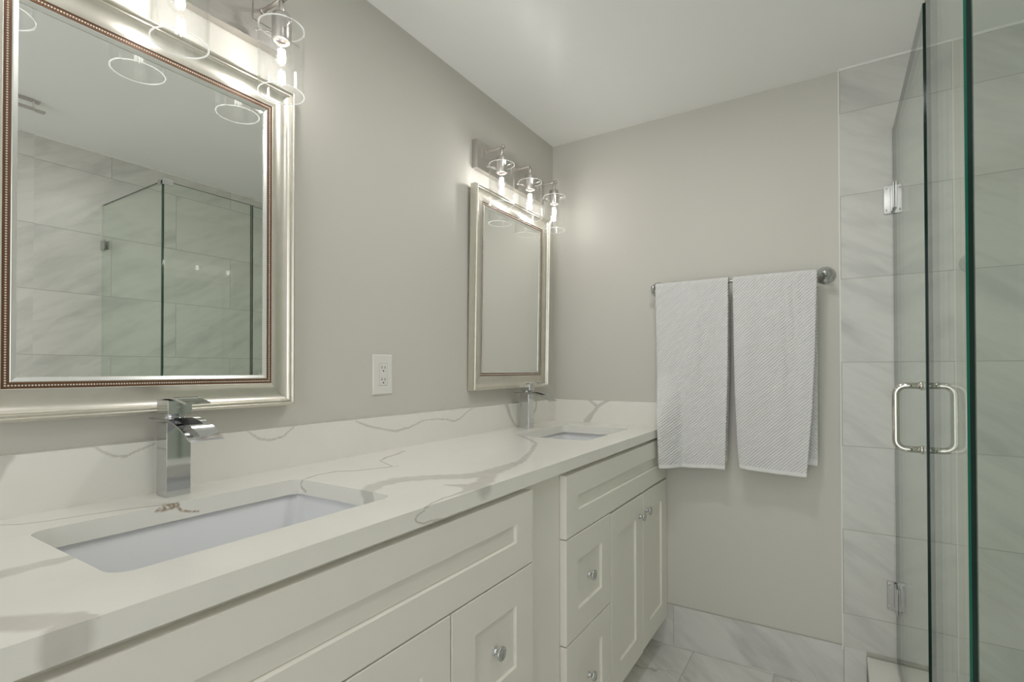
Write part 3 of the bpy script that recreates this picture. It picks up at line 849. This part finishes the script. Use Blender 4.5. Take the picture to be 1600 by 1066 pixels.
def sst(a, b_, x):
    t = min(1, max(0, (x - a) / (b_ - a))); return t * t * (3 - 2 * t)
def towel(label, edge_l, edge_r, zf, zb, bulge, seed, back_r=None, back_l=None):
    """cloth folded over the bar: front fall, bend over the bar, back fall"""
    rnd = random.Random(seed)
    ph = [rnd.uniform(0, 6.28) for _ in range(6)]
    def interp(tab, z):
        if z >= tab[0][0]: return tab[0][1]
        for (za, xa), (zc, xc) in zip(tab[:-1], tab[1:]):
            if z >= zc: return xc + (xa - xc) * (z - zc) / (za - zc)
        return tab[-1][1]
    top = TBZ + .011
    rows = []                                   # (z, y, layer, v)
    nz = 90
    for k in range(nz + 1):                     # front, from the hem up
        t = k / nz; z = zf + (TBZ - zf) * t
        rows.append((z, None, 'f'))
    for k in range(1, 10):
        a = math.pi * k / 10
        rows.append((TBZ + math.sin(a) * .013, TBY - math.cos(a) * .0135, 't'))
    for k in range(60):
        z = TBZ + (zb - TBZ) * k / 59
        rows.append((z, None, 'b'))
    nu = 60
    b = MB(); vs = []; uvs = []
    vlen = 0; prevz = None
    for (z, y, lay) in rows:
        xl, xr = interp(edge_l, z), interp(edge_r, z)
        if lay == 'b':
            if back_r: xr = interp(back_r, z)
            if back_l: xl = interp(back_l, z)
        vlen += .009 if lay != 'b' else .009
        for i in range(nu + 1):
            u = i / nu; x = xl + (xr - xl) * u
            fall = max(0.0, TBZ - z)
            if lay == 't': yy = y; zz = z
            else:
                zz = z
                fold = (.0042 * math.sin(7.5 * u + ph[0] + fall * 1.2) + .0030 * math.sin(15 * u + ph[1] - fall * 1.5) + .0016 * math.sin(27 * u + ph[2] + 3 * fall)) * sst(0, .35, fall)
                fold += .0022 * math.sin(60 * u * (1 - .3 * fall) + ph[3]) * math.exp(-((u - .72) / .16) ** 2) * sst(0, .05, fall) * (1 - sst(.25, .6, fall))
                if lay == 'f':
                    yy = TBY - .0135 - .006 * sst(0, .7, fall) + fold
                    if bulge:
                        g = sst(.42, .0, u) * sst(.34, .58, fall) * bulge
                        yy -= g; x += g * .26 * 0.95
                    zz = z + .004 * math.sin(3.1 * u + ph[4]) * sst(.5, .75, fall)
                    zz -= (zt_r(u) if zt_r else 0) * sst(.3, .75, fall)
                else:
                    yy = TBY + .0135 + .008 * sst(0, .4, fall) + fold * .5
                    yy = min(yy, -.03)
            vs.append((x, yy, zz)); uvs.append((x - .5, (zz if lay != 'b' else 2 * TBZ - zz)))
    fs = []; mi = []
    nr = len(rows)
    for r_ in range(nr - 1):
        for i in range(nu):
            fs.append((r_ * (nu + 1) + i, r_ * (nu + 1) + i + 1, (r_ + 1) * (nu + 1) + i + 1, (r_ + 1) * (nu + 1) + i))
            mi.append(1 if r_ < 2 or r_ > nr - 4 else 0)
    me = bpy.data.meshes.new('towel'); me.from_pydata(vs, [], fs)
    me.materials.append(M_towel); me.materials.append(M_hem)
    me.polygons.foreach_set('material_index', mi)
    me.polygons.foreach_set('use_smooth', [True] * len(fs))
    ul = me.uv_layers.new(name='UVMap')
    for lp in me.loops: ul.data[lp.index].uv = uvs[lp.vertex_index]
    ob = bpy.data.objects.new('towel', me); C.objects.link(ob)
    so = ob.modifiers.new('thick', 'SOLIDIFY'); so.thickness = .0045; so.offset = 0
    sb = ob.modifiers.new('smooth', 'SUBSURF'); sb.levels = 1; sb.render_levels = 1
    tag(ob, label, 'towel', 'white towels on the bar')
    return ob
zt_r = None
towel('white ribbed towel on the left half of the bar, its edge over the vanity corner',
      [(1.52, .5255), (1.05, .5325), (.92, .535), (.77, .5405)], [(1.52, .811), (1.13, .808), (.77, .797)], .771, .80, .085, 3,
      back_l=[(1.52, .5265), (1.10, .537), (1.0, .57), (.77, .575)])
zt_r = lambda u: .012 * u
towel('white ribbed towel on the right half of the bar, beside the tiled shower',
      [(1.52, .826), (1.10, .832), (.85, .842), (.77, .8505)], [(1.52, 1.1085), (1.2, 1.099), (1.02, 1.090), (.77, 1.070)], .785, .812, 0, 11,
      back_r=[(1.52, 1.1085), (.81, 1.105)])

# ------------------------------------------------------------------ shower
b = MB()
def Lp(z, d): return [(1.2482 + d, -.0125, z), (1.2482 + d, -1.23 + d, z), (RX - .001, -1.23 + d, z), (RX - .001, -1.05 - d, z), (1.42 - d, -1.05 - d, z), (1.42 - d, -.0125, z)]
b.loft([Lp(0, .004), Lp(.128, .004)], cap0=True, cap1=True)
cu = b.build('shower_curb', M_tile_base)
tag(cu, 'raised shower curb with a pale stone cap under the glass', 'curb')
b = MB(); b.loft([Lp(.128, 0), Lp(.1485, 0), Lp(.15, .0015)], cap0=True, cap1=True)
sub(b, 'stone_cap', M_curb, cu, 'pale stone cap')

def pane(mb, x0, x1, y0, y1, z0, z1, split=None, clear_end=False):
    thin = 0 if x1 - x0 < y1 - y0 else 1
    vs = [(x0, y0, z0), (x1, y0, z0), (x1, y1, z0), (x0, y1, z0), (x0, y0, z1), (x1, y0, z1), (x1, y1, z1), (x0, y1, z1)]
    big = [(0, 3, 7, 4), (1, 2, 6, 5)] if thin == 0 else [(0, 1, 5, 4), (3, 2, 6, 7)]
    edge = [(0, 1, 2, 3), (4, 5, 6, 7)] + ([(3, 2, 6, 7)] if thin == 0 else [(0, 3, 7, 4), (1, 2, 6, 5)])
    if clear_end: edge.remove((1, 2, 6, 5)); big.append((1, 2, 6, 5))
    mb.add(vs, big, 0); mb.add(vs, edge, 1)
    if thin == 0:
        xs = x0 + (x1 - x0) * (split or 0)
        if split: mb.add([(x0, y0, z0), (xs, y0, z0), (xs, y0, z1), (x0, y0, z1)], [(0, 1, 2, 3)], 2)
        mb.add([(xs, y0, z0), (x1, y0, z0), (x1, y0, z1), (xs, y0, z1)], [(0, 1, 2, 3)], 1)
GZ0, GZ1 = .151, 1.99
DX0, DX1, DY = 1.333, 1.343, -.736
sd = empty('shower_door', (1.338, -.012, .15), 'hinged clear glass shower door with a chrome handle', 'shower door')
b = MB(); pane(b, DX0, DX1, DY, -.017, .160, GZ1)
sub(b, 'glass_pane', [M_shglass, M_edge, M_seal], sd)
hx, hy = (DX0 + DX1) / 2, -.682
b = MB()
for sx in (-1, 1):
    pts = []
    o = hx + sx * .005; R0 = .021; ex = hx + sx * .056
    z0, z1 = .972, 1.122
    pts.append((o, hy, z1))
    for k in range(9):
        a = math.pi / 2 * k / 8
        pts.append((ex - sx * R0 + sx * R0 * math.sin(a), hy, z1 - R0 + R0 * math.cos(a)))
    for k in range(9):
        a = math.pi / 2 * k / 8
        pts.append((ex - sx * R0 + sx * R0 * math.cos(a), hy, z0 + R0 - R0 * math.sin(a)))
    pts.append((o, hy, z0))
    b.tube(pts, .0075, 18)
    for z in (z0, z1): b.cyl((hx + sx * .0051, hy, z), (hx + sx * .010, hy, z), .0105, 20)
sub(b, 'door_handle', M_pull, sd, 'chrome square loop pull handle')
for zc in (1.7495, .3825):
    b = MB()
    b.box(1.307, 1.3475, -.0175, -.0125, zc - .049, zc + .049, bev=.001)
    for x0_ in (DX0 - .006, DX1 + .0003):
        b.box(x0_, x0_ + .0057, -.078, -.024, zc - .045, zc + .045, bev=.001)
    b.cyl((1.338, -.0205, zc - .045), (1.338, -.0205, zc + .045), .0055, 14)
    hg = sub(b, 'hinge', M_hinge, sd, 'chrome wall hinge')
    b = MB()
    for x in (1.3135, 1.342):
        for dz in (-.038, .038): b.cyl((x, -.0172, zc + dz), (x, -.0185, zc + dz), .0035, 12)
    sub(b, 'screws', M_nickel, hg)

sp = empty('glass_panel', (1.341, -.94, .15), 'fixed clear glass panel next to the shower door, its dark green edge facing the camera', 'glass panel', 'fixed shower glass panels')
b = MB(); pane(b, 1.336, 1.346, -1.14, -.742, GZ0, GZ1, split=.36)
sub(b, 'glass_pane', [M_shglass, M_edge, M_seal], sp)
b = MB(); b.box(1.331, 1.3468, -1.143, -1.10, GZ1 + .0003, GZ1 + .010, bev=.0012); b.box(1.331, 1.3357, -1.143, -1.10, GZ1 - .018, GZ1 + .002, bev=.001)
sub(b, 'corner_clamp', M_chrome, sp, 'chrome corner clamp')
fp = empty('glass_panel', (1.66, -1.135, .15), 'fixed clear glass panel at the right edge of the picture, across the shower end', 'glass panel', 'fixed shower glass panels')
b = MB(); pane(b, 1.3475, RX - .0015, -1.14, -1.13, GZ0, GZ1, clear_end=True)
sub(b, 'glass_pane', [M_shglass, M_edge, M_seal], fp)
b = MB(); b.box(RX - .045, RX - .001, -1.146, -1.1405, 1.765, 1.81, bev=.001); b.box(RX - .045, RX - .001, -1.1295, -1.124, 1.765, 1.81, bev=.001)
sub(b, 'wall_clip', M_chrome, fp, 'chrome wall clip')
b = MB(); b.box(1.3475, 1.377, -1.143, -1.127, GZ1 + .0003, GZ1 + .010, bev=.0012); b.box(1.3475, 1.377, -1.145, -1.1403, GZ1 - .018, GZ1 + .002, bev=.001)
sub(b, 'corner_clamp', M_chrome, fp, 'chrome corner clamp')

# ------------------------------------------------------------------ ceiling rail, seen in the mirror
cv = empty('ceiling_rail', (1.595, -1.68, H), 'slim metal rail under the ceiling, reflected high at the left of the near mirror', 'rail')
b = MB(); b.box(1.583, 1.607, -1.90, -1.478, H - .007, H, bev=.001)
sub(b, 'mounting_strip', M_nickel, cv)
b = MB(); b.box(1.584, 1.606, -1.90, -1.462, H - .040, H - .033, bev=.001)
sub(b, 'bar', M_nickel, cv)
for y in (-1.515, -1.86):
    b = MB(); b.box(1.588, 1.602, y - .010, y + .010, H - .0332, H - .0068, bev=.0008)
    sub(b, 'spacer', M_plastic, cv)

# ------------------------------------------------------------------ added fill lamps in the ceiling, unseen, out of the frame
def fill_downlight(x, y, label, mat):
    r = empty('ceiling_fill_lamp', (x, y, H), label, 'added fill lamp')
    b = MB(); b.lathe([(.098, 0), (.098, -.003), (.094, -.005), (.078, -.005), (.076, -.002), (.076, 0)], (x, y, H), (0, 0, 1), 40, cap=False)
    sub(b, 'trim_ring', M_plastic, r)
    b = MB(); b.lathe([(.0759, -.002), (.0001, -.0021)], (x, y, H), (0, 0, 1), 40, cap=False)
    sub(b, 'lens', mat, r)
    return r
d0 = fill_downlight(.80, -.95, 'added round ceiling fill lamp over the middle of the room, out of the frame', M_fill_lens)
d1 = fill_downlight(1.28, -1.88, 'added round ceiling fill lamp near the end of the shower, out of the frame', M_fill_lens_dim)
